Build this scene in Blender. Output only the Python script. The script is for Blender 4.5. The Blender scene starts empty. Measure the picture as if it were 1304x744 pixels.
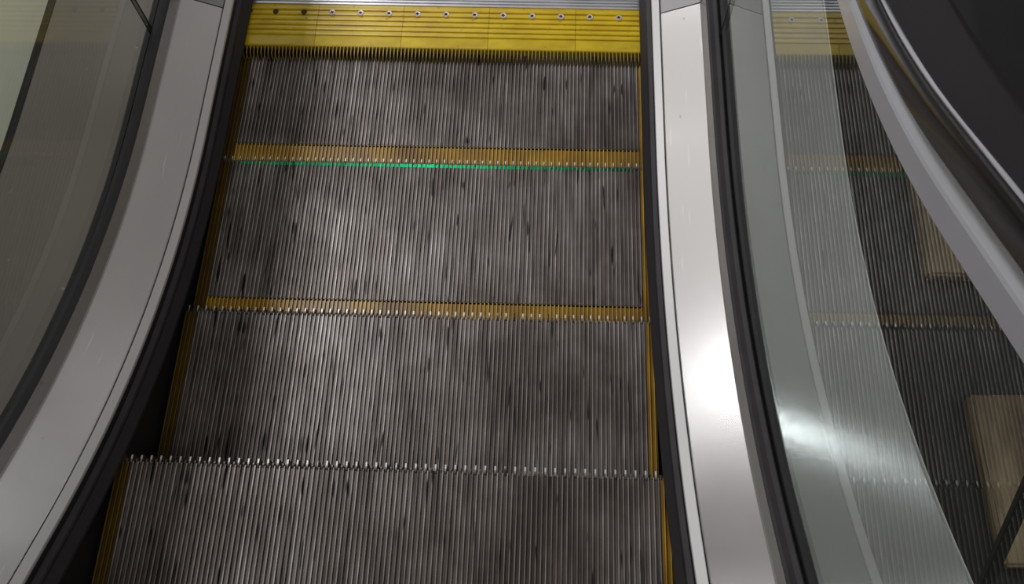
import bpy, bmesh, math, random
from mathutils import Vector, Matrix
random.seed(7)
C = bpy.context.scene.collection
SC = bpy.context.scene

# ------------------------------------------------------------------ helpers
def mat(name):
    m = bpy.data.materials.new(name); m.use_nodes = True
    nt = m.node_tree
    return m, nt, nt.nodes['Principled BSDF']

def N(nt, kind, **kw):
    n = nt.nodes.new(kind)
    for k, v in kw.items():
        if k in ('operation', 'blend_type', 'data_type', 'noise_dimensions', 'interpolation_type', 'distribution'):
            setattr(n, k, v)
        else:
            n.inputs[k].default_value = v
    return n

def math_(nt, op, a, b=None, clamp=False):
    n = nt.nodes.new('ShaderNodeMath'); n.operation = op; n.use_clamp = clamp
    for i, v in enumerate((a, b)):
        if v is None: continue
        if isinstance(v, (int, float)): n.inputs[i].default_value = v
        else: nt.links.new(v, n.inputs[i])
    return n.outputs[0]

def ramp(nt, src, stops):
    n = nt.nodes.new('ShaderNodeValToRGB')
    cr = n.color_ramp
    while len(cr.elements) < len(stops): cr.elements.new(0.5)
    for e, (p, c) in zip(cr.elements, stops):
        e.position = p; e.color = (c[0], c[1], c[2], 1)
    nt.links.new(src, n.inputs[0])
    return n.outputs[0]

def noise(nt, scale, sc=(1, 1, 1), detail=3, rough=.55, coord='Object', loc=(0, 0, 0)):
    t = nt.nodes.new('ShaderNodeTexCoord')
    mp = nt.nodes.new('ShaderNodeMapping'); mp.inputs['Scale'].default_value = sc; mp.inputs['Location'].default_value = loc
    nt.links.new(t.outputs[coord], mp.inputs[0])
    n = nt.nodes.new('ShaderNodeTexNoise'); n.inputs['Scale'].default_value = scale
    n.inputs['Detail'].default_value = detail; n.inputs['Roughness'].default_value = rough
    nt.links.new(mp.outputs[0], n.inputs['Vector'])
    return n.outputs['Fac']

def mix(nt, fac, a, b, blend='MIX'):
    n = nt.nodes.new('ShaderNodeMix'); n.data_type = 'RGBA'; n.blend_type = blend
    for sock, v in ((n.inputs[0], fac), (n.inputs[6], a), (n.inputs[7], b)):
        if isinstance(v, (int, float)): sock.default_value = v
        elif isinstance(v, tuple): sock.default_value = (v[0], v[1], v[2], 1)
        else: nt.links.new(v, sock)
    return n.outputs[2]

def bump(nt, b, h, strength=.3, dist=.001):
    n = nt.nodes.new('ShaderNodeBump'); n.inputs['Strength'].default_value = strength; n.inputs['Distance'].default_value = dist
    nt.links.new(h, n.inputs['Height']); nt.links.new(n.outputs[0], b.inputs['Normal'])

def make_obj(name, me, m, parent=None, smooth=False):
    o = bpy.data.objects.new(name, me); C.objects.link(o)
    if m is not None and not me.materials:
        for mm in (m if isinstance(m, (list, tuple)) else [m]): me.materials.append(mm)
    if parent: o.parent = parent
    if smooth:
        for p in me.polygons: p.use_smooth = True
    return o

def mesh(name, V, F):
    me = bpy.data.meshes.new(name); me.from_pydata(V, [], F); me.validate(); me.update()
    bm = bmesh.new(); bm.from_mesh(me); bmesh.ops.recalc_face_normals(bm, faces=bm.faces); bm.to_mesh(me); bm.free()
    return me

def tag(o, label, cat, group=None, kind=None):
    o['label'] = label
    o['category'] = cat
    if group: o['group'] = group
    if kind: o['kind'] = kind
    return o

def empty(name, loc=(0, 0, 0)):
    o = bpy.data.objects.new(name, None); C.objects.link(o); o.location = loc; o.empty_display_size = .05
    return o

def add_box(V, F, x0, x1, y0, y1, z0, z1):
    b = len(V)
    for z in (z0, z1):
        V += [(x0, y0, z), (x1, y0, z), (x1, y1, z), (x0, y1, z)]
    F += [(b, b+1, b+2, b+3), (b+4, b+7, b+6, b+5), (b, b+4, b+5, b+1), (b+1, b+5, b+6, b+2), (b+2, b+6, b+7, b+3), (b+3, b+7, b+4, b)]

def add_prism_x(V, F, prof, x0, x1, inset=0.0):
    """closed (y,z) outline extruded along X"""
    b = len(V); n = len(prof)
    for x in (x0, x1):
        V += [(x, y, z) for y, z in prof]
    for i in range(n):
        j = (i+1) % n
        F.append((b+i, b+j, b+n+j, b+n+i))
    F.append(tuple(range(b, b+n))); F.append(tuple(range(b+2*n-1, b+n-1, -1)))

# ------------------------------------------------------------------ paths of the escalator truss
def arc(y0, R):
    def z(y):
        t = -y-y0
        if t <= 0: return 0.
        if t < R*.5: return R-math.sqrt(R*R-t*t)
        return R*(1-math.cos(math.pi/6))+(t-R*.5)*math.tan(math.pi/6)
    return z
H0 = .0912
_zt = arc(.2774, 1.8564)
zt = lambda y: H0+_zt(y)                    # top line of the skirt
_zh = arc(.2833, 1.3573)
HRZ = .976
zh = lambda y: HRZ+_zh(y)                   # top line of the handrail

def ys(a, b, n):
    return [a+(b-a)*i/n for i in range(n+1)]

def sweep_v(name, prof, side, yl, m, parent=None, smooth=False, zf=zt, closed=True):
    """(X, dz) outline carried along the skirt line, dz vertical; side = -1 / 1 mirrors it"""
    V, F = [], []; n = len(prof)
    for y in yl:
        V += [(side*x, y, zf(y)+d) for x, d in prof]
    for k in range(len(yl)-1):
        for i in range(n if closed else n-1):
            j = (i+1) % n
            F.append((k*n+i, k*n+j, (k+1)*n+j, (k+1)*n+i))
    if closed:
        F.append(tuple(range(n))); F.append(tuple(range(len(V)-1, len(V)-n-1, -1)))
    return make_obj(name, mesh(name, V, F), m, parent, smooth)

NY = 1.30
def hand_path():
    """(y, z, ny, nz) from the upper end down the incline, round the newel and back"""
    P = []
    for y in ys(-2.7, NY, 120):
        e = 1e-3; dy, dz = -2*e, zh(y-e)-zh(y+e)
        l = math.hypot(dy, dz); dy /= l; dz /= l      # pointing up the incline
        P.append((y, zh(y), dz*1.0, -dy*1.0))
    r = .36; zc = HRZ-r
    for k in range(1, 29):
        a = math.pi/2-math.pi*k/28
        P.append((NY+r*math.cos(a), zc+r*math.sin(a), math.cos(a), math.sin(a)))
    return P
HP = hand_path()

def sweep_n(name, prof, side, P, m, smooth=True, parent=None):
    V, F = [], []; n = len(prof)
    for (y, z, ny, nz) in P:
        V += [(side*x, y+d*ny, z+d*nz) for x, d in prof]
    for k in range(len(P)-1):
        for i in range(n):
            j = (i+1) % n
            F.append((k*n+i, k*n+j, (k+1)*n+j, (k+1)*n+i))
    F.append(tuple(range(n))); F.append(tuple(range(len(V)-1, len(V)-n-1, -1)))
    o = make_obj(name, mesh(name, V, F), m, parent, smooth)
    return o

# ------------------------------------------------------------------ materials
def m_tread():
    m, nt, b = mat('worn ribbed aluminium')
    t = nt.nodes.new('ShaderNodeTexCoord'); s = nt.nodes.new('ShaderNodeSeparateXYZ'); nt.links.new(t.outputs['Object'], s.inputs[0])
    info = nt.nodes.new('ShaderNodeObjectInfo')
    off = nt.nodes.new('ShaderNodeVectorMath'); off.operation = 'SCALE'
    off.inputs[0].default_value = (3.1, 7.7, 5.3); nt.links.new(info.outputs['Random'], off.inputs['Scale'])
    def nz(sc, scale, detail=3, rough=.6):
        mp = nt.nodes.new('ShaderNodeMapping'); mp.inputs['Scale'].default_value = sc
        nt.links.new(t.outputs['Object'], mp.inputs[0]); nt.links.new(off.outputs[0], mp.inputs['Location'])
        n = nt.nodes.new('ShaderNodeTexNoise'); n.inputs['Scale'].default_value = scale; n.inputs['Detail'].default_value = detail; n.inputs['Roughness'].default_value = rough
        nt.links.new(mp.outputs[0], n.inputs['Vector']); return n.outputs['Fac']
    top = math_(nt, 'GREATER_THAN', s.outputs['Z'], -.0012)
    big = nz((1, 1, .2), 5, 4)
    streak = nz((110, 5, 1), 1.0, 2, .5)
    blot = nz((85, 8, 1), 1.5, 1, .4)
    groove = ramp(nt, big, [(.30, (.052, .037, .030)), (.5, (.130, .104, .091)), (.72, (.205, .183, .170))])
    crest = ramp(nt, streak, [(.30, (.15, .13, .12)), (.52, (.36, .335, .315)), (.8, (.66, .64, .62))])
    crest = mix(nt, ramp(nt, big, [(.37, (.6,)*3), (.60, (0, 0, 0))]), crest, (.13, .105, .085))
    groove = mix(nt, ramp(nt, streak, [(.3, (.8,)*3), (.5, (0, 0, 0))]), groove, (.028, .022, .018))
    tip = math_(nt, 'GREATER_THAN', s.outputs['Y'], .0035)
    crest = mix(nt, tip, crest, (.66, .65, .63))  # wear-polished tips, brightened in colour also for the front light they catch
    col = mix(nt, top, groove, crest)
    dark = ramp(nt, blot, [(.27, (1, 1, 1)), (.33, (0, 0, 0))])
    col = mix(nt, dark, col, (.012, .010, .009))
    nt.links.new(col, b.inputs['Base Color'])
    b.inputs['Metallic'].default_value = .35
    b.inputs['Roughness'].default_value = .42
    return m

def m_yellow_tread(dull=0.):
    m, nt, b = mat('worn yellow tread insert')
    t = nt.nodes.new('ShaderNodeTexCoord'); s = nt.nodes.new('ShaderNodeSeparateXYZ'); nt.links.new(t.outputs['Object'], s.inputs[0])
    top = math_(nt, 'GREATER_THAN', s.outputs['Z'], -.0012)
    n = noise(nt, 1.0, (9, 6, 1), 3)
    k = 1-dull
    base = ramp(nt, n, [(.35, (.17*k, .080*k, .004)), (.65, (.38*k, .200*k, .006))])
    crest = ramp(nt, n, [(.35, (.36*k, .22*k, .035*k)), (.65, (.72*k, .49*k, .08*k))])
    nt.links.new(mix(nt, top, base, crest), b.inputs['Base Color'])
    b.inputs['Roughness'].default_value = .35
    return m

def m_comb():
    m, nt, b = mat('scuffed yellow comb plastic')
    n = noise(nt, 1.0, (7, 16, 4), 4, .6)
    n2 = noise(nt, 1.0, (55, 55, 20), 2, .5, loc=(3, 1, 0))
    col = ramp(nt, n, [(.35, (.55, .365, .009)), (.6, (.74, .54, .016))])
    col = mix(nt, ramp(nt, n2, [(.22, (.8,)*3), (.30, (0, 0, 0))]), col, (.20, .10, .015))
    nt.links.new(col, b.inputs['Base Color']); b.inputs['Roughness'].default_value = .33
    return m

def m_simple(name, col, rough=.5, metal=0., var=.0, scale=(8, 8, 8), spec=None):
    m, nt, b = mat(name)
    if var:
        n = noise(nt, 1.0, scale, 4)
        c0 = tuple(c*(1-var) for c in col); c1 = tuple(min(1, c*(1+var)) for c in col)
        nt.links.new(ramp(nt, n, [(.3, c0), (.7, c1)]), b.inputs['Base Color'])
    else: b.inputs['Base Color'].default_value = (*col, 1)
    b.inputs['Roughness'].default_value = rough; b.inputs['Metallic'].default_value = metal
    if spec is not None: b.inputs['Specular IOR Level'].default_value = spec
    return m

def m_brushed(name, col, rough=.30, aniso=.75, scratch=.0, metal=.9, tang=(0, 1, 0), dirt=(.5, .45, .42)):
    """steel brushed along the escalator"""
    m, nt, b = mat(name)
    n = noise(nt, 1.0, (2.5, 1.6, 2), 4, .5)
    fine = noise(nt, 1.0, (420, 5, 150), 2, .5)
    c = ramp(nt, n, [(.30, tuple(x*.88 for x in col)), (.70, tuple(min(1, x*1.08) for x in col))])
    c = mix(nt, ramp(nt, noise(nt, 1, (38, 30, 30), 2, .5, loc=(5, 2, 1)), [(.22, (.7,)*3), (.27, (0, 0, 0))]), c, dirt)
    if scratch:
        w = noise(nt, 1.0, (260, 9, 20), 1, .3, loc=(1, 7, 2))
        c = mix(nt, ramp(nt, w, [(.74, (0, 0, 0)), (.80, (scratch,)*3)]), c, (.95, .94, .92))
    nt.links.new(c, b.inputs['Base Color'])
    b.inputs['Metallic'].default_value = metal
    r = ramp(nt, n, [(.3, (rough*.8,)*3), (.7, (rough*1.2,)*3)])
    nt.links.new(r, b.inputs['Roughness'])
    b.inputs['Anisotropic'].default_value = aniso
    gy = nt.nodes.new('ShaderNodeNewGeometry')                 # the sheet is brushed lengthwise: highlights spread across it
    cr = nt.nodes.new('ShaderNodeVectorMath'); cr.operation = 'CROSS_PRODUCT'
    nt.links.new(gy.outputs['Normal'], cr.inputs[0]); cr.inputs[1].default_value = (0, 1, 0)
    nt.links.new(cr.outputs[0], b.inputs['Tangent'])
    bump(nt, b, fine, .06, .0004)
    return m

def m_glass():
    m = bpy.data.materials.new('clear balustrade glass'); m.use_nodes = True
    nt = m.node_tree; nt.nodes.clear()
    out = nt.nodes.new('ShaderNodeOutputMaterial')
    g = nt.nodes.new('ShaderNodeNewGeometry')
    d = nt.nodes.new('ShaderNodeVectorMath'); d.operation = 'DOT_PRODUCT'
    nt.links.new(g.outputs['Normal'], d.inputs[0]); nt.links.new(g.outputs['Incoming'], d.inputs[1])
    c = math_(nt, 'ABSOLUTE', d.outputs['Value'])
    f = math_(nt, 'POWER', math_(nt, 'SUBTRACT', 1., c, True), 4.9)
    f = math_(nt, 'ADD', math_(nt, 'MULTIPLY', f, .97), .05, True)
    tr = nt.nodes.new('ShaderNodeBsdfTransparent'); tr.inputs[0].default_value = (.90, .93, .91, 1)
    gl = nt.nodes.new('ShaderNodeBsdfGlossy'); gl.inputs['Roughness'].default_value = .0; gl.inputs[0].default_value = (.96, .99, .97, 1)
    mx = nt.nodes.new('ShaderNodeMixShader')
    nt.links.new(f, mx.inputs[0]); nt.links.new(tr.outputs[0], mx.inputs[1]); nt.links.new(gl.outputs[0], mx.inputs[2])
    nt.links.new(mx.outputs[0], out.inputs[0])
    m2 = m.copy(); m2.name = 'rear face of the glass'
    for n in m2.node_tree.nodes:
        if n.type == 'MATH' and n.operation == 'MULTIPLY': n.inputs[1].default_value = .12
        if n.type == 'MATH' and n.operation == 'ADD': n.inputs[1].default_value = .01
    return m, m2

def m_emit(name, col, s):
    m = bpy.data.materials.new(name); m.use_nodes = True; nt = m.node_tree; nt.nodes.clear()
    o = nt.nodes.new('ShaderNodeOutputMaterial'); e = nt.nodes.new('ShaderNodeEmission')
    e.inputs[0].default_value = (*col, 1); e.inputs[1].default_value = s; nt.links.new(e.outputs[0], o.inputs[0])
    return m

def m_teeth():
    m, nt, b = mat('yellow comb teeth with dark shaded sides')
    g = nt.nodes.new('ShaderNodeNewGeometry'); s = nt.nodes.new('ShaderNodeSeparateXYZ'); nt.links.new(g.outputs['True Normal'], s.inputs[0])
    top = math_(nt, 'GREATER_THAN', math_(nt, 'ABSOLUTE', s.outputs['X']), .5)
    nt.links.new(mix(nt, top, (.42, .28, .03), (.022, .012, .006)), b.inputs['Base Color']); b.inputs['Roughness'].default_value = .5  # side faces darkened to put shade into the gaps between teeth
    return m
TEETH = m_teeth()
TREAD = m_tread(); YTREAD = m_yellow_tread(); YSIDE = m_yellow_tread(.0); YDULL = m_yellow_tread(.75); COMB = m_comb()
DECK = m_brushed('scratched brushed steel deck', (.70, .68, .67), .21, .85, .6)
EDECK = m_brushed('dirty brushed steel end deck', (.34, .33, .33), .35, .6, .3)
ODECK = m_brushed('brushed steel outer deck', (.66, .67, .67), .16, 1.0)
LDECK = m_brushed('shaded outer deck steel', (.26, .225, .20), .3, .6, metal=.5)  # same steel as the right deck, colour darkened for the shaded left
TRIM = m_simple('pale satin aluminium trim', (.66, .64, .635), .45, .3)
SKIRT = m_simple('black satin skirt steel', (.022, .019, .020), .38, .0, .2)
BRUSH = m_simple('black nylon bristles', (.024, .020, .022), .6, 0, .25, (300, 300, 40))
RUBBER = m_simple('black rubber glazing seal', (.026, .022, .025), .5, 0, .25, (30, 12, 30))
HRAIL = m_simple('black polished handrail rubber', (.020, .017, .020), .14, 0, .15, (3, 3, 3))
GUIDE = m_brushed('grey aluminium guide rail', (.62, .62, .67), .36, .4, metal=.4)
GLASS, GLASS2 = m_glass()
ALU = m_simple('ribbed bare aluminium', (.72, .72, .74), .30, .75, .1)
DARKF = m_simple('dark grimy floor', (.017, .016, .016), .6, 0, .35, (3, 3, 3))
CREAM = m_simple('pale cream floor', (.80, .79, .66), .4, 0, .08, (1.5, 1.5, 1.5))
STEEL = m_simple('bright screw steel', (.66, .58, .54), .4, .4)
HOLE = m_simple('brown screw hole', (.05, .022, .008), .8)  # flat dark colour for empty holes and screw recesses
BLACK = m_simple('black sealing strip', (.012, .011, .010), .6)

# ------------------------------------------------------------------ steps
PITCH = .00897; NC = 112; HW = NC*PITCH/2; DEPTH = .4
def cleat_prof(y0, y1, nose=False):
    z = -.0095
    return [(y0, z), (y0, -.0006), (y0+.0006, 0), (y1-.002, 0), (y1, -.002), (y1, z)]

def add_cleat(V, F, x, y0, y1, wt=.0019, wb=.0027, zb=-.010):
    """tapered rib: narrow crest, wider foot, rounded front end"""
    P = [(y0, 0), (y1-.0035, 0), (y1-.001, -.0012), (y1, -.004)]
    b = len(V)
    for s in (-1, 1):
        for (y, z) in P: V.append((x+s*wt/2, y, z))
        for (y, z) in P: V.append((x+s*wb/2, y, zb))
    n = 4
    for i in range(3):
        F.append((b+i, b+i+1, b+8+i+1, b+8+i))              # crest
        F.append((b+i, b+4+i, b+5+i, b+i+1))                # sides
        F.append((b+8+i, b+8+i+1, b+12+i+1, b+12+i))
    F.append((b+3, b+7, b+15, b+11)); F.append((b, b+8, b+12, b+4))

def ribs(name, i0, i1, y0, y1, base=True):
    V, F = [], []
    xa = -HW+i0*PITCH; xb = -HW+i1*PITCH
    if base: add_box(V, F, xa, xb, y0, y1-.004, -.018, -.0052)
    for i in range(i0, i1):
        add_cleat(V, F, -HW+(i+.5)*PITCH, y0, y1)
    return mesh(name, V, F)

SIDE = 3; SIDER = 2
tread_me = ribs('tread', SIDE, NC-SIDER, -DEPTH+.050, 0)
rear_me = ribs('rear_strip', SIDE, NC-SIDER, -DEPTH, -DEPTH+.050)
sideL_me = ribs('side_strip', 0, SIDE, -DEPTH, 0)
sideR_me = ribs('side_strip', NC-SIDER, NC, -DEPTH, 0)
V, F = [], []                                               # riser with its own ribs, every second one longer
RP = [(-.004, -.010), (-.006, -.05), (-.016, -.10), (-.034, -.15), (-.060, -.20)]
back = [(y-.006, z) for y, z in reversed(RP)]
add_prism_x(V, F, RP+back, -HW, HW)
for i in range(NC-1):
    x = -HW+(i+1)*PITCH
    long = i % 2 == 0
    pr = .0125 if long else .0060
    topz = -.0004 if long else -.003
    P = [(-.0055, -.010), (-.004, topz-.002), (.001, topz), (pr-.0015, topz-.0005), (pr, topz-.004)]
    low = [(y+pr-.004+.004, z) for y, z in RP[1:]]
    add_prism_x(V, F, P+low+[(y, z) for y, z in reversed(RP[1:])], x-.0015, x+.0015)
riser_me = mesh('riser', V, F)

def step_root(y, z, label):
    t = empty('escalator_step', (0, y, z)); tag(t, label, 'escalator step', 'ribbed metal escalator steps')
    return t
noses = [(.1047, 0.), (-.2947, .000), (-.6935, .0319), (-1.0593, .1936), (-1.4057, .3936)]
labels = ['escalator step farthest from the camera, its front edge running under the yellow comb',
          'escalator step in front of the green glowing gap, second from the comb',
          'third escalator step from the comb, with a rear edge hidden under the nearest raised step',
          'raised escalator step with pale tips on its edge, filling the bottom of the picture',
          'highest escalator step, nearest the camera, just past the bottom edge of the picture']
proto = step_root(*noses[0], labels[0])
make_obj('tread', tread_me, TREAD, proto)
r = make_obj('rear_strip', rear_me, YTREAD, proto); r['label'] = 'worn yellow rear strip of the step'
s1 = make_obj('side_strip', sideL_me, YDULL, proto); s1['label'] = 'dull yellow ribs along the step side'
s2 = make_obj('side_strip', sideR_me, YSIDE, proto); s2['label'] = 'dull yellow ribs along the step side'
make_obj('riser', riser_me, TREAD, proto)
for (y, z), lb in list(zip(noses, labels))[1:5]:
    c = proto.copy(); C.objects.link(c); c.location = (0, y, z); c['label'] = lb
    for ch in list(proto.children):
        d = ch.copy(); C.objects.link(d); d.parent = c

# ------------------------------------------------------------------ green gap lamp under the seam of the two far steps
V, F = [], []
for k in range(88):
    x = -.455+k*.0105
    add_box(V, F, x, x+.0075, -.3030, -.2955, -.0050, -.0022)
gm = bpy.data.materials.new('green lamp glow'); gm.use_nodes = True
nt = gm.node_tree; nt.nodes.clear()
o_ = nt.nodes.new('ShaderNodeOutputMaterial'); e_ = nt.nodes.new('ShaderNodeEmission')
e_.inputs[0].default_value = (.0, .62, .20, 1)
t_ = nt.nodes.new('ShaderNodeTexCoord'); s_ = nt.nodes.new('ShaderNodeSeparateXYZ'); nt.links.new(t_.outputs['Object'], s_.inputs[0])
fall = math_(nt, 'POWER', math_(nt, 'SUBTRACT', 1., math_(nt, 'ABSOLUTE', math_(nt, 'ADD', s_.outputs['X'], .02)), True), 4.5)
nt.links.new(math_(nt, 'MULTIPLY', fall, 1.3), e_.inputs[1]); nt.links.new(e_.outputs[0], o_.inputs[0])
GREEN = gm
g = make_obj('gap_lamp', mesh('gap_lamp', V, F), GREEN)
tag(g, 'row of green lights glowing in the gap between the two far steps', 'light')

# ------------------------------------------------------------------ comb and landing plate
COMB_TURN = -.007
def comb_y(x, y): return y+COMB_TURN*x
def ridged(V, F, x0, x1, prof, xo=None):
    """(y,z) top line from front to back, closed down to z=-.004"""
    pr = prof+[(prof[-1][0], -.004), (prof[0][0], -.004)]
    b = len(V); n = len(pr)
    for x in (x0, x1): V += [(x, comb_y(x, y), z) for y, z in pr]
    for i in range(n):
        j = (i+1) % n; F.append((b+i, b+j, b+n+j, b+n+i))
    F.append(tuple(range(b, b+n))); F.append(tuple(range(b+2*n-1, b+n-1, -1)))
front = .026; zc = .018
prof = [(front, .0015), (front, .0145), (front+.0015, zc-.001), (front+.004, zc), (.0585, zc)]
y = .0585
for k in range(6):
    prof += [(y+.0010, zc+.0036), (y+.0045, zc+.0044), (y+.0110, zc+.0028), (y+.0135, zc-.0012), (y+.0157, zc-.0008)]
    y += .0157
prof.append((.156, zc))
seams = [-.508, -.318, -.1018, .1137, .3295, .508]
names = ['leftmost yellow comb segment with scuffed corner and dark empty screw holes',
         'second yellow comb segment from the left, half in dimmer light',
         'middle yellow comb segment with three bright screws',
         'yellow comb segment right of the middle one, with a clogged tooth gap',
         'rightmost yellow comb segment, ending at the right skirt']
SX = [-.499+.0720*k for k in range(14)]
for k in range(5):
    x0, x1 = seams[k]+.0004, seams[k+1]-.0004
    root = empty('comb_segment', ((x0+x1)/2, front, 0)); tag(root, names[k], 'comb plate', 'yellow comb segments')
    root_loc = Vector(root.location)
    V, F = [], []; ridged(V, F, x0, x1, prof)
    V = [tuple(Vector(v)-root_loc) for v in V]
    make_obj('plate', mesh('plate', V, F), COMB, root)
    V, F = [], []
    for i in range(NC+1):                                   # teeth run in the grooves
        x = -HW+i*PITCH
        if x < x0+.001 or x > x1-.001 or abs(x) > HW-.001: continue
        if abs(x-.2065) < .0045:
            tip = [(front+.001, .017), (.012, .012), (.010, -.003), (front+.001, -.003)]
        else:
            tip = [(front+.001, .0172), (.006, .0150), (.002, .0120), (0, .006), (-.001, -.003), (front+.001, -.006)]
        tip = [(comb_y(x, yy), z) for yy, z in tip]
        add_prism_x(V, F, tip, x-.0011, x+.0011)
    V = [tuple(Vector(v)-root_loc) for v in V]
    make_obj('teeth', mesh('teeth', V, F), TEETH, root)
    for sx in SX:
        if not (x0 < sx <= x1) and not (k == 0 and sx < x0): continue
        hole = sx < -.30
        cx, cy, cz = max(sx, -.4935), comb_y(sx, .1285), zc+.0046
        V, F = [], []
        def disc(r, z, seg=24):
            b = len(V); V.extend([(cx+r*math.cos(a*2*math.pi/seg)-root_loc.x, cy+r*math.sin(a*2*math.pi/seg)-root_loc.y, z) for a in range(seg)]); return b, seg
        if hole:
            a, n = disc(.0074, cz-.003); b2, _ = disc(.0072, cz+.0004)
            for i in range(n): F.append((a+i, a+(i+1) % n, b2+(i+1) % n, b2+i))
            F.append(tuple(range(b2, b2+n)))
            make_obj('screw_hole', mesh('screw_hole', V, F), HOLE, root)['label'] = 'dark brown screw hole'
        else:
            a0, n = disc(.0082, cz-.005); a, n = disc(.0082, cz+.0004); a1, _ = disc(.0074, cz+.0010); b2, _ = disc(.0042, cz+.0006)
            for p, q in ((a0, a), (a, a1), (a1, b2)):
                for i in range(n): F.append((p+i, p+(i+1) % n, q+(i+1) % n, q+i))
            F.append(tuple(range(b2, b2+n)))
            s = make_obj('screw', mesh('screw', V, F), STEEL, root); s['label'] = 'bright countersunk cross head screw'
            V, F = [], []
            an = random.uniform(0, 1.5)
            for da in (0, math.pi/2):
                ca, sa = math.cos(an+da), math.sin(an+da)
                b = len(V)
                for z in (cz+.0004, cz+.0012):
                    for px, py in ((-.0044, -.0015), (.0044, -.0015), (.0044, .0015), (-.0044, .0015)):
                        V.append((cx-root_loc.x+px*ca-py*sa, cy-root_loc.y+px*sa+py*ca, z))
                F += [(b, b+1, b+2, b+3), (b+4, b+7, b+6, b+5), (b, b+4, b+5, b+1), (b+1, b+5, b+6, b+2), (b+2, b+6, b+7, b+3), (b+3, b+7, b+4, b)]
            make_obj('cross_recess', mesh('cross_recess', V, F), HOLE, s)
V, F = [], []
pp = [(.157, .0185)]; y = .157
while y < 1.6:
    pp += [(y+.0006, .0205), (y+.0050, .0210), (y+.0056, .0150), (y+.0093, .0148)]; y += .0095
ridged(V, F, -.508, .508, pp)
lp = make_obj('landing_plate', mesh('landing_plate', V, F), ALU)
tag(lp, 'ribbed bare aluminium landing plate beyond the yellow comb', 'floor plate')

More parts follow.
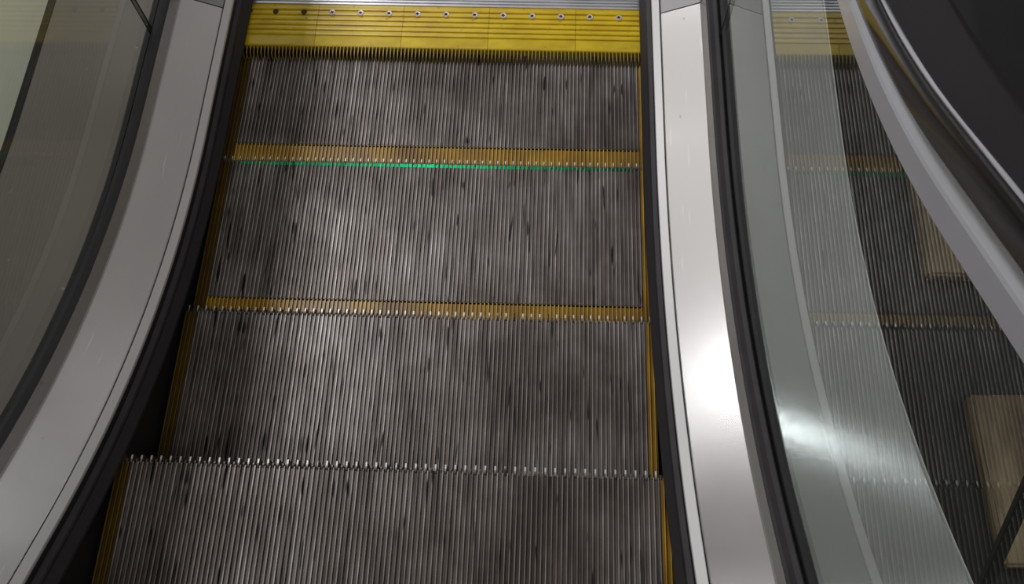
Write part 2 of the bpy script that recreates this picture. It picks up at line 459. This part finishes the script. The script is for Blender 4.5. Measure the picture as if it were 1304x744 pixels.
# ------------------------------------------------------------------ both sides of the escalator
YL = ys(1.70, .0, 14)+ys(-.02, -1.3, 200)+ys(-1.34, -2.6, 24)
SEAM = .075
YA = [SEAM-.0015]+[y for y in YL if y < SEAM-.01]
YB = [y for y in YL if y > SEAM+.01]+[SEAM+.0015]
sides = {-1: 'left', 1: 'right'}
for s in (-1, 1):
    w = sides[s]
    o = sweep_v('skirt', [(.510, -.45), (.510, -.001), (.513, -.001), (.513, -.45)], s, YL, SKIRT)
    tag(o, f'black skirt sheet along the {w} side of the steps', 'skirt', 'black skirts')
    root = empty('skirt_brush', (0, 0, 0)); tag(root, f'black bristle strip on the {w} skirt, just above the steps', 'brush', 'skirt brushes')
    sweep_v('holder', [(.5098, -.022), (.501, -.027), (.499, -.031), (.499, -.043), (.502, -.047), (.5098, -.047)], s, YL, RUBBER, root)
    sweep_v('bristles', [(.4995, -.036), (.4875, -.056), (.4870, -.062), (.4995, -.046)], s, YL, BRUSH, root)
    o = sweep_v(f'wall_{w}', [(.5135, -.45), (.5135, -.0215), (.6780, -.0215), (.6780, -.45)], s, YL, BLACK); o['kind'] = 'structure'
    o = sweep_v('skirt_trim', [(.5105, -.012), (.5095, -.001), (.5105, .0015), (.526, .0065), (.5272, .0055), (.5272, -.012)], s, YL, TRIM)
    tag(o, f'narrow pale metal trim strip capping the {w} skirt', 'trim', 'pale skirt trims')
    D = [(.5295, -.02), (.5295, .0055), (.5310, .0068), (.6165, .0440), (.6190, .0470), (.6232, .0790), (.6232, -.02)]
    o = sweep_v('inner_deck', D, s, YA, DECK)
    tag(o, f'brushed steel inner deck panel sloping along the {w} side, curving up the incline', 'deck panel', 'inner deck panels')
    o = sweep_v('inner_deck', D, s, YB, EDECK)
    tag(o, f'brushed steel end deck panel at the top {w}, beyond the deck seam', 'deck panel', 'inner deck panels')
    o = sweep_v('glazing_seal', [(.6235, -.02), (.6235, .0795), (.628, .083), (.638, .0815), (.646, .083), (.6495, .078), (.6495, -.02)], s, YL, RUBBER)
    tag(o, f'black rubber seal between the {w} inner deck and the glass', 'seal', 'inner glazing seals')
    bal = empty('balustrade', (s*.655, -.5, .1)); tag(bal, f'{w} balustrade of clear glass panes with dark joints and a grey guide rail', 'balustrade', 'glass balustrades')
    off = Vector(bal.location)
    # glass: three panes parted by narrow joints
    def pane(pairs, label):
        V, F = [], []
        for (yb, zb, yt_, zt_) in pairs:
            V += [(s*.650, yb, zb), (s*.650, yt_, zt_), (s*.660, yt_, zt_), (s*.660, yb, zb)]
        n = len(pairs)
        for k in range(n-1):
            for i in range(4): F.append((k*4+i, k*4+(i+1) % 4, k*4+4+(i+1) % 4, k*4+4+i))
        F.append((0, 1, 2, 3)); F.append((n*4-4, n*4-1, n*4-2, n*4-3))
        me = mesh('glass_pane', V, F); me.materials.append(GLASS); me.materials.append(GLASS2)
        for p in me.polygons:
            p.material_index = 1 if abs(p.center.x) > .6599 else 0
        me.transform(Matrix.Translation(-off)); o = make_obj('glass_pane', me, None, bal)
    J0 = -.052
    zb = lambda y: zt(y)+.02
    ztp = lambda y: zh(y)-.055
    P = []
    for k in range(25):
        yy = J0+.002+(NY+.32-J0-.002)*math.sin(math.pi/2*k/24)
        if yy <= NY: zz = ztp(yy)
        else: zz = HRZ-.36+math.sqrt(max(0, .325**2-(min(yy, NY+.325)-NY)**2))
        P.append((yy, zb(yy), yy, max(zz, zb(yy)+.02)))
    pane(P, f'clear glass end pane of the {w} balustrade, beyond the upright joint')
    P = []
    n = 48
    for k in range(n+1):
        u = k/n; a = J0-.002+(-1.578+.003-J0+.002)*u; b = J0-.002+(-1.166+.003-J0+.002)*u
        P.append((a, zb(a), b, ztp(b)))
    pane(P, f'long curved glass pane of the {w} balustrade between the two joints')
    P = []
    for k in range(n+1):
        u = k/n; a = -1.581+(-2.6+1.581)*u; b = -1.169+(-2.3+1.169)*u
        P.append((a, zb(a), b, ztp(b)))
    pane(P, f'glass pane of the {w} balustrade nearest the camera, up the incline')
    for (ya, yb_, lbl) in ((J0, J0, f'thin dark upright joint in the {w} glass near the comb'), (-1.578, -1.166, f'dark slanted joint line in the {w} glass, nearest the camera')):
        V, F = [], []
        wd = .0020 if ya == J0 else .0030
        P0, P1 = (ya, zb(ya)), (yb_, ztp(yb_)); V = []
        for x in (.6492, .6605):
            V += [(s*x, P0[0]-wd, P0[1]), (s*x, P0[0]+wd, P0[1]), (s*x, P1[0]+wd, P1[1]), (s*x, P1[0]-wd, P1[1])]
        F = [(0, 1, 2, 3), (4, 7, 6, 5), (0, 4, 5, 1), (1, 5, 6, 2), (2, 6, 7, 3), (3, 7, 4, 0)]
        me = mesh('glass_joint', V, F); me.transform(Matrix.Translation(-off)); o = make_obj('glass_joint', me, BLACK, bal)
    # handrail and its guide
    pr = []
    for a in range(0, 13):                                  # rounded C section, 82 mm wide
        t = math.pi*a/12
        pr.append((.655-.041*math.copysign(abs(math.cos(t))**.62, math.cos(t)), -.020+.020*math.sin(t)**.55))
    pr = [(.6160, -.046), (.6138, -.042)]+pr+[(.6962, -.042), (.6940, -.046), (.6860, -.046), (.6860, -.028), (.6250, -.028), (.6250, -.046)]
    o = sweep_n('handrail', pr, s, HP, HRAIL); tag(o, f'black rubber handrail running above the {w} glass', 'handrail', 'handrails')
    gp = [(.6480, -.122), (.6380, -.122), (.6335, -.117), (.6310, -.086), (.6325, -.082), (.6425, -.066), (.6450, -.062), (.6450, -.040), (.6280, -.036), (.6280, -.0295), (.6820, -.0295), (.6820, -.036), (.6650, -.040), (.6650, -.062), (.6675, -.066), (.6775, -.082), (.6790, -.086), (.6765, -.117), (.6720, -.122), (.6620, -.122), (.6620, -.058), (.6480, -.058)]
    o = sweep_n('handrail_guide', gp, s, HP, GUIDE, smooth=False, parent=bal); o.data.transform(Matrix.Translation(-off))
    o = sweep_v('glazing_seal', [(.6605, -.02), (.6605, .052), (.664, .056), (.675, .055), (.678, .050), (.678, -.02)], s, YL, RUBBER)
    tag(o, f'black rubber seal on the outer side of the {w} glass', 'seal', 'outer glazing seals')
    OX = .905 if s > 0 else .925
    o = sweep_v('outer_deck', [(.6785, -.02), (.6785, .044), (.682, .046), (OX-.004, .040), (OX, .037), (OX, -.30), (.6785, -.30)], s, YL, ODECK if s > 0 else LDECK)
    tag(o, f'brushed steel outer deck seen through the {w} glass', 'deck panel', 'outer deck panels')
    if s < 0:
        o = sweep_v('edge_seal', [(OX+.0003, -.2), (OX+.0003, .038), (OX+.018, .038), (OX+.018, -.2)], s, YL, BLACK)
        tag(o, 'black strip along the outer edge of the left outer deck', 'seal')
    else:
        o = sweep_v('edge_moulding', [(OX+.0003, -.2), (OX+.0003, .041), (OX+.0025, .041), (OX+.0025, -.2)], s, YL, TRIM)
        tag(o, 'thin pale edge of the right outer deck against the dark floor', 'trim')

# ------------------------------------------------------------------ floors beside the escalator
def slab(name, x0, x1, y0, y1, z0, z1, m):
    V, F = [], []; add_box(V, F, x0, x1, y0, y1, z0, z1)
    o = make_obj(name, mesh(name, V, F), m); o['kind'] = 'structure'; return o
slab('floor_left', -4, -.95, -4, 6, -.25, .0, CREAM)
slab('floor_right', .92, 5, -4, 6, -.25, .0, DARKF)
slab('floor_pit', -.95, .92, -4, 1.62, -1.3, -1.2, DARKF)
slab('floor', -.95, .92, 1.62, 6, -.25, .004, CREAM)

def plank(x, y, w, l, th, ang, label, seed):
    V, F = [], []
    add_box(V, F, -w/2, w/2, -l/2, l/2, 0, th)
    me = mesh('wooden_plank', V, F)
    bm = bmesh.new(); bm.from_mesh(me)
    bmesh.ops.bevel(bm, geom=list(bm.edges), offset=.006, segments=3, affect='EDGES')
    bm.to_mesh(me); bm.free()
    m, nt, b = mat('weathered pale wood')
    g1 = noise(nt, 1.0, (14, 3.0, 6), 4, .6, loc=(seed, seed*2, 0)); g2 = noise(nt, 1.0, (90, 4, 30), 3, .6)
    c = ramp(nt, g1, [(.30, (.04, .028, .018)), (.48, (.17, .12, .07)), (.66, (.36, .28, .18))])
    c = mix(nt, ramp(nt, g2, [(.4, (.45,)*3), (.6, (0, 0, 0))]), c, (.16, .11, .065))
    nt.links.new(c, b.inputs['Base Color']); b.inputs['Roughness'].default_value = .6
    o = make_obj('wooden_plank', me, m); o.location = (x, y, 0.0); o.rotation_euler[2] = ang
    tag(o, label, 'plank', 'wooden planks on the dark floor')
plank(1.175, -.28, .17, .58, .035, .0, 'pale wooden plank end on the dark floor, upper one, cut off by the guide rail', 1.3)
plank(1.225, -1.0, .18, .335, .035, .035, 'brown wooden plank on the dark floor behind the slanted glass joint, lower one', 4.1)

slab('shade_slab', -2.0, -.97, -1.0, 1.1, 2.03, 2.2, CREAM)      # added unseen slab over the left side, keeps the tube's light off the left edge
# ------------------------------------------------------------------ light
w = bpy.data.worlds.new('World'); SC.world = w; w.use_nodes = True
nt = w.node_tree; bg = nt.nodes['Background']
tc = nt.nodes.new('ShaderNodeTexCoord'); sp = nt.nodes.new('ShaderNodeSeparateXYZ'); nt.links.new(tc.outputs['Generated'], sp.inputs[0])
up = ramp(nt, math_(nt, 'ADD', math_(nt, 'MULTIPLY', sp.outputs['Z'], .5), .5), [(.30, (.03, .028, .03)), (.55, (.125, .118, .12)), (.80, (.25, .238, .235))])
bg.inputs[1].default_value = 1.0
nt.links.new(up, bg.inputs[0])

def area(name, loc, to, sx, sy, power, col=(1, 1, 1), spread=180):
    l = bpy.data.lights.new(name, 'AREA'); l.shape = 'RECTANGLE'; l.size = sx; l.size_y = sy; l.energy = power; l.color = col
    l.spread = math.radians(spread)
    o = bpy.data.objects.new(name, l); C.objects.link(o); o.location = loc
    d = Vector(to)-Vector(loc)
    o.rotation_euler = d.to_track_quat('-Z', 'Y').to_euler()
    return o
def ceiling_lamp(name, loc, sx, sy, power, col=(1, 1, 1)):
    return area(name, loc, (loc[0], loc[1], loc[2]-1), sx, sy, power, col)
ceiling_lamp('ceiling_tube', (-1.32, .9, 3.3), .08, 1.3, 62, (.97, .97, 1.0))
ceiling_lamp('ceiling_tube', (-1.55, 4.1, 3.3), .30, .5, 16, (.96, .97, 1.0))
ceiling_lamp('ceiling_tube', (2.3, 4.4, 3.3), .5, .08, 7, (.93, .97, 1.0))
ceiling_lamp('overhead_fill', (-2.1, 3.4, 3.5), 2.2, 4.5, 24, (1.0, .99, .98))  # added soft panel, sized to brighten the right deck's reflection
ceiling_lamp('overhead_fill', (.6, -2.8, 3.6), 1.2, 1.2, 14, (1.0, .96, .93))  # added fill from behind to lift the treads
area('low_front_fill', (-2.6, 9, 1.9), (-1.2, 0, 1.0), 3.6, 1.6, 80, (.97, .96, 1.0))  # added unseen light ahead, for the handrail highlight and pale tips

# ------------------------------------------------------------------ camera
f, pi, ya, ro, cx, cy, cz = 1148.4834, 1.15140416, -.0898375083, .0578523183, .269970251, -1.41914642, 1.80185284
fw = Vector((math.sin(ya)*math.cos(pi), math.cos(ya)*math.cos(pi), -math.sin(pi)))
r0 = Vector((math.cos(ya), -math.sin(ya), 0)); d0 = fw.cross(r0)
rt = math.cos(ro)*r0+math.sin(ro)*d0; dn = -math.sin(ro)*r0+math.cos(ro)*d0
cam = bpy.data.cameras.new('Camera'); co = bpy.data.objects.new('Camera', cam); C.objects.link(co)
M = Matrix((rt, -dn, -fw)).transposed().to_4x4(); M.translation = (cx, cy, cz)
co.matrix_world = M
cam.sensor_width = 36; cam.lens = f/1304*36; cam.clip_start = .02
SC.camera = co
SC.view_settings.view_transform = 'Standard'; SC.view_settings.look = 'None'
SC.view_settings.gamma = 1; SC.view_settings.exposure = 0; SC.view_settings.use_curve_mapping = False
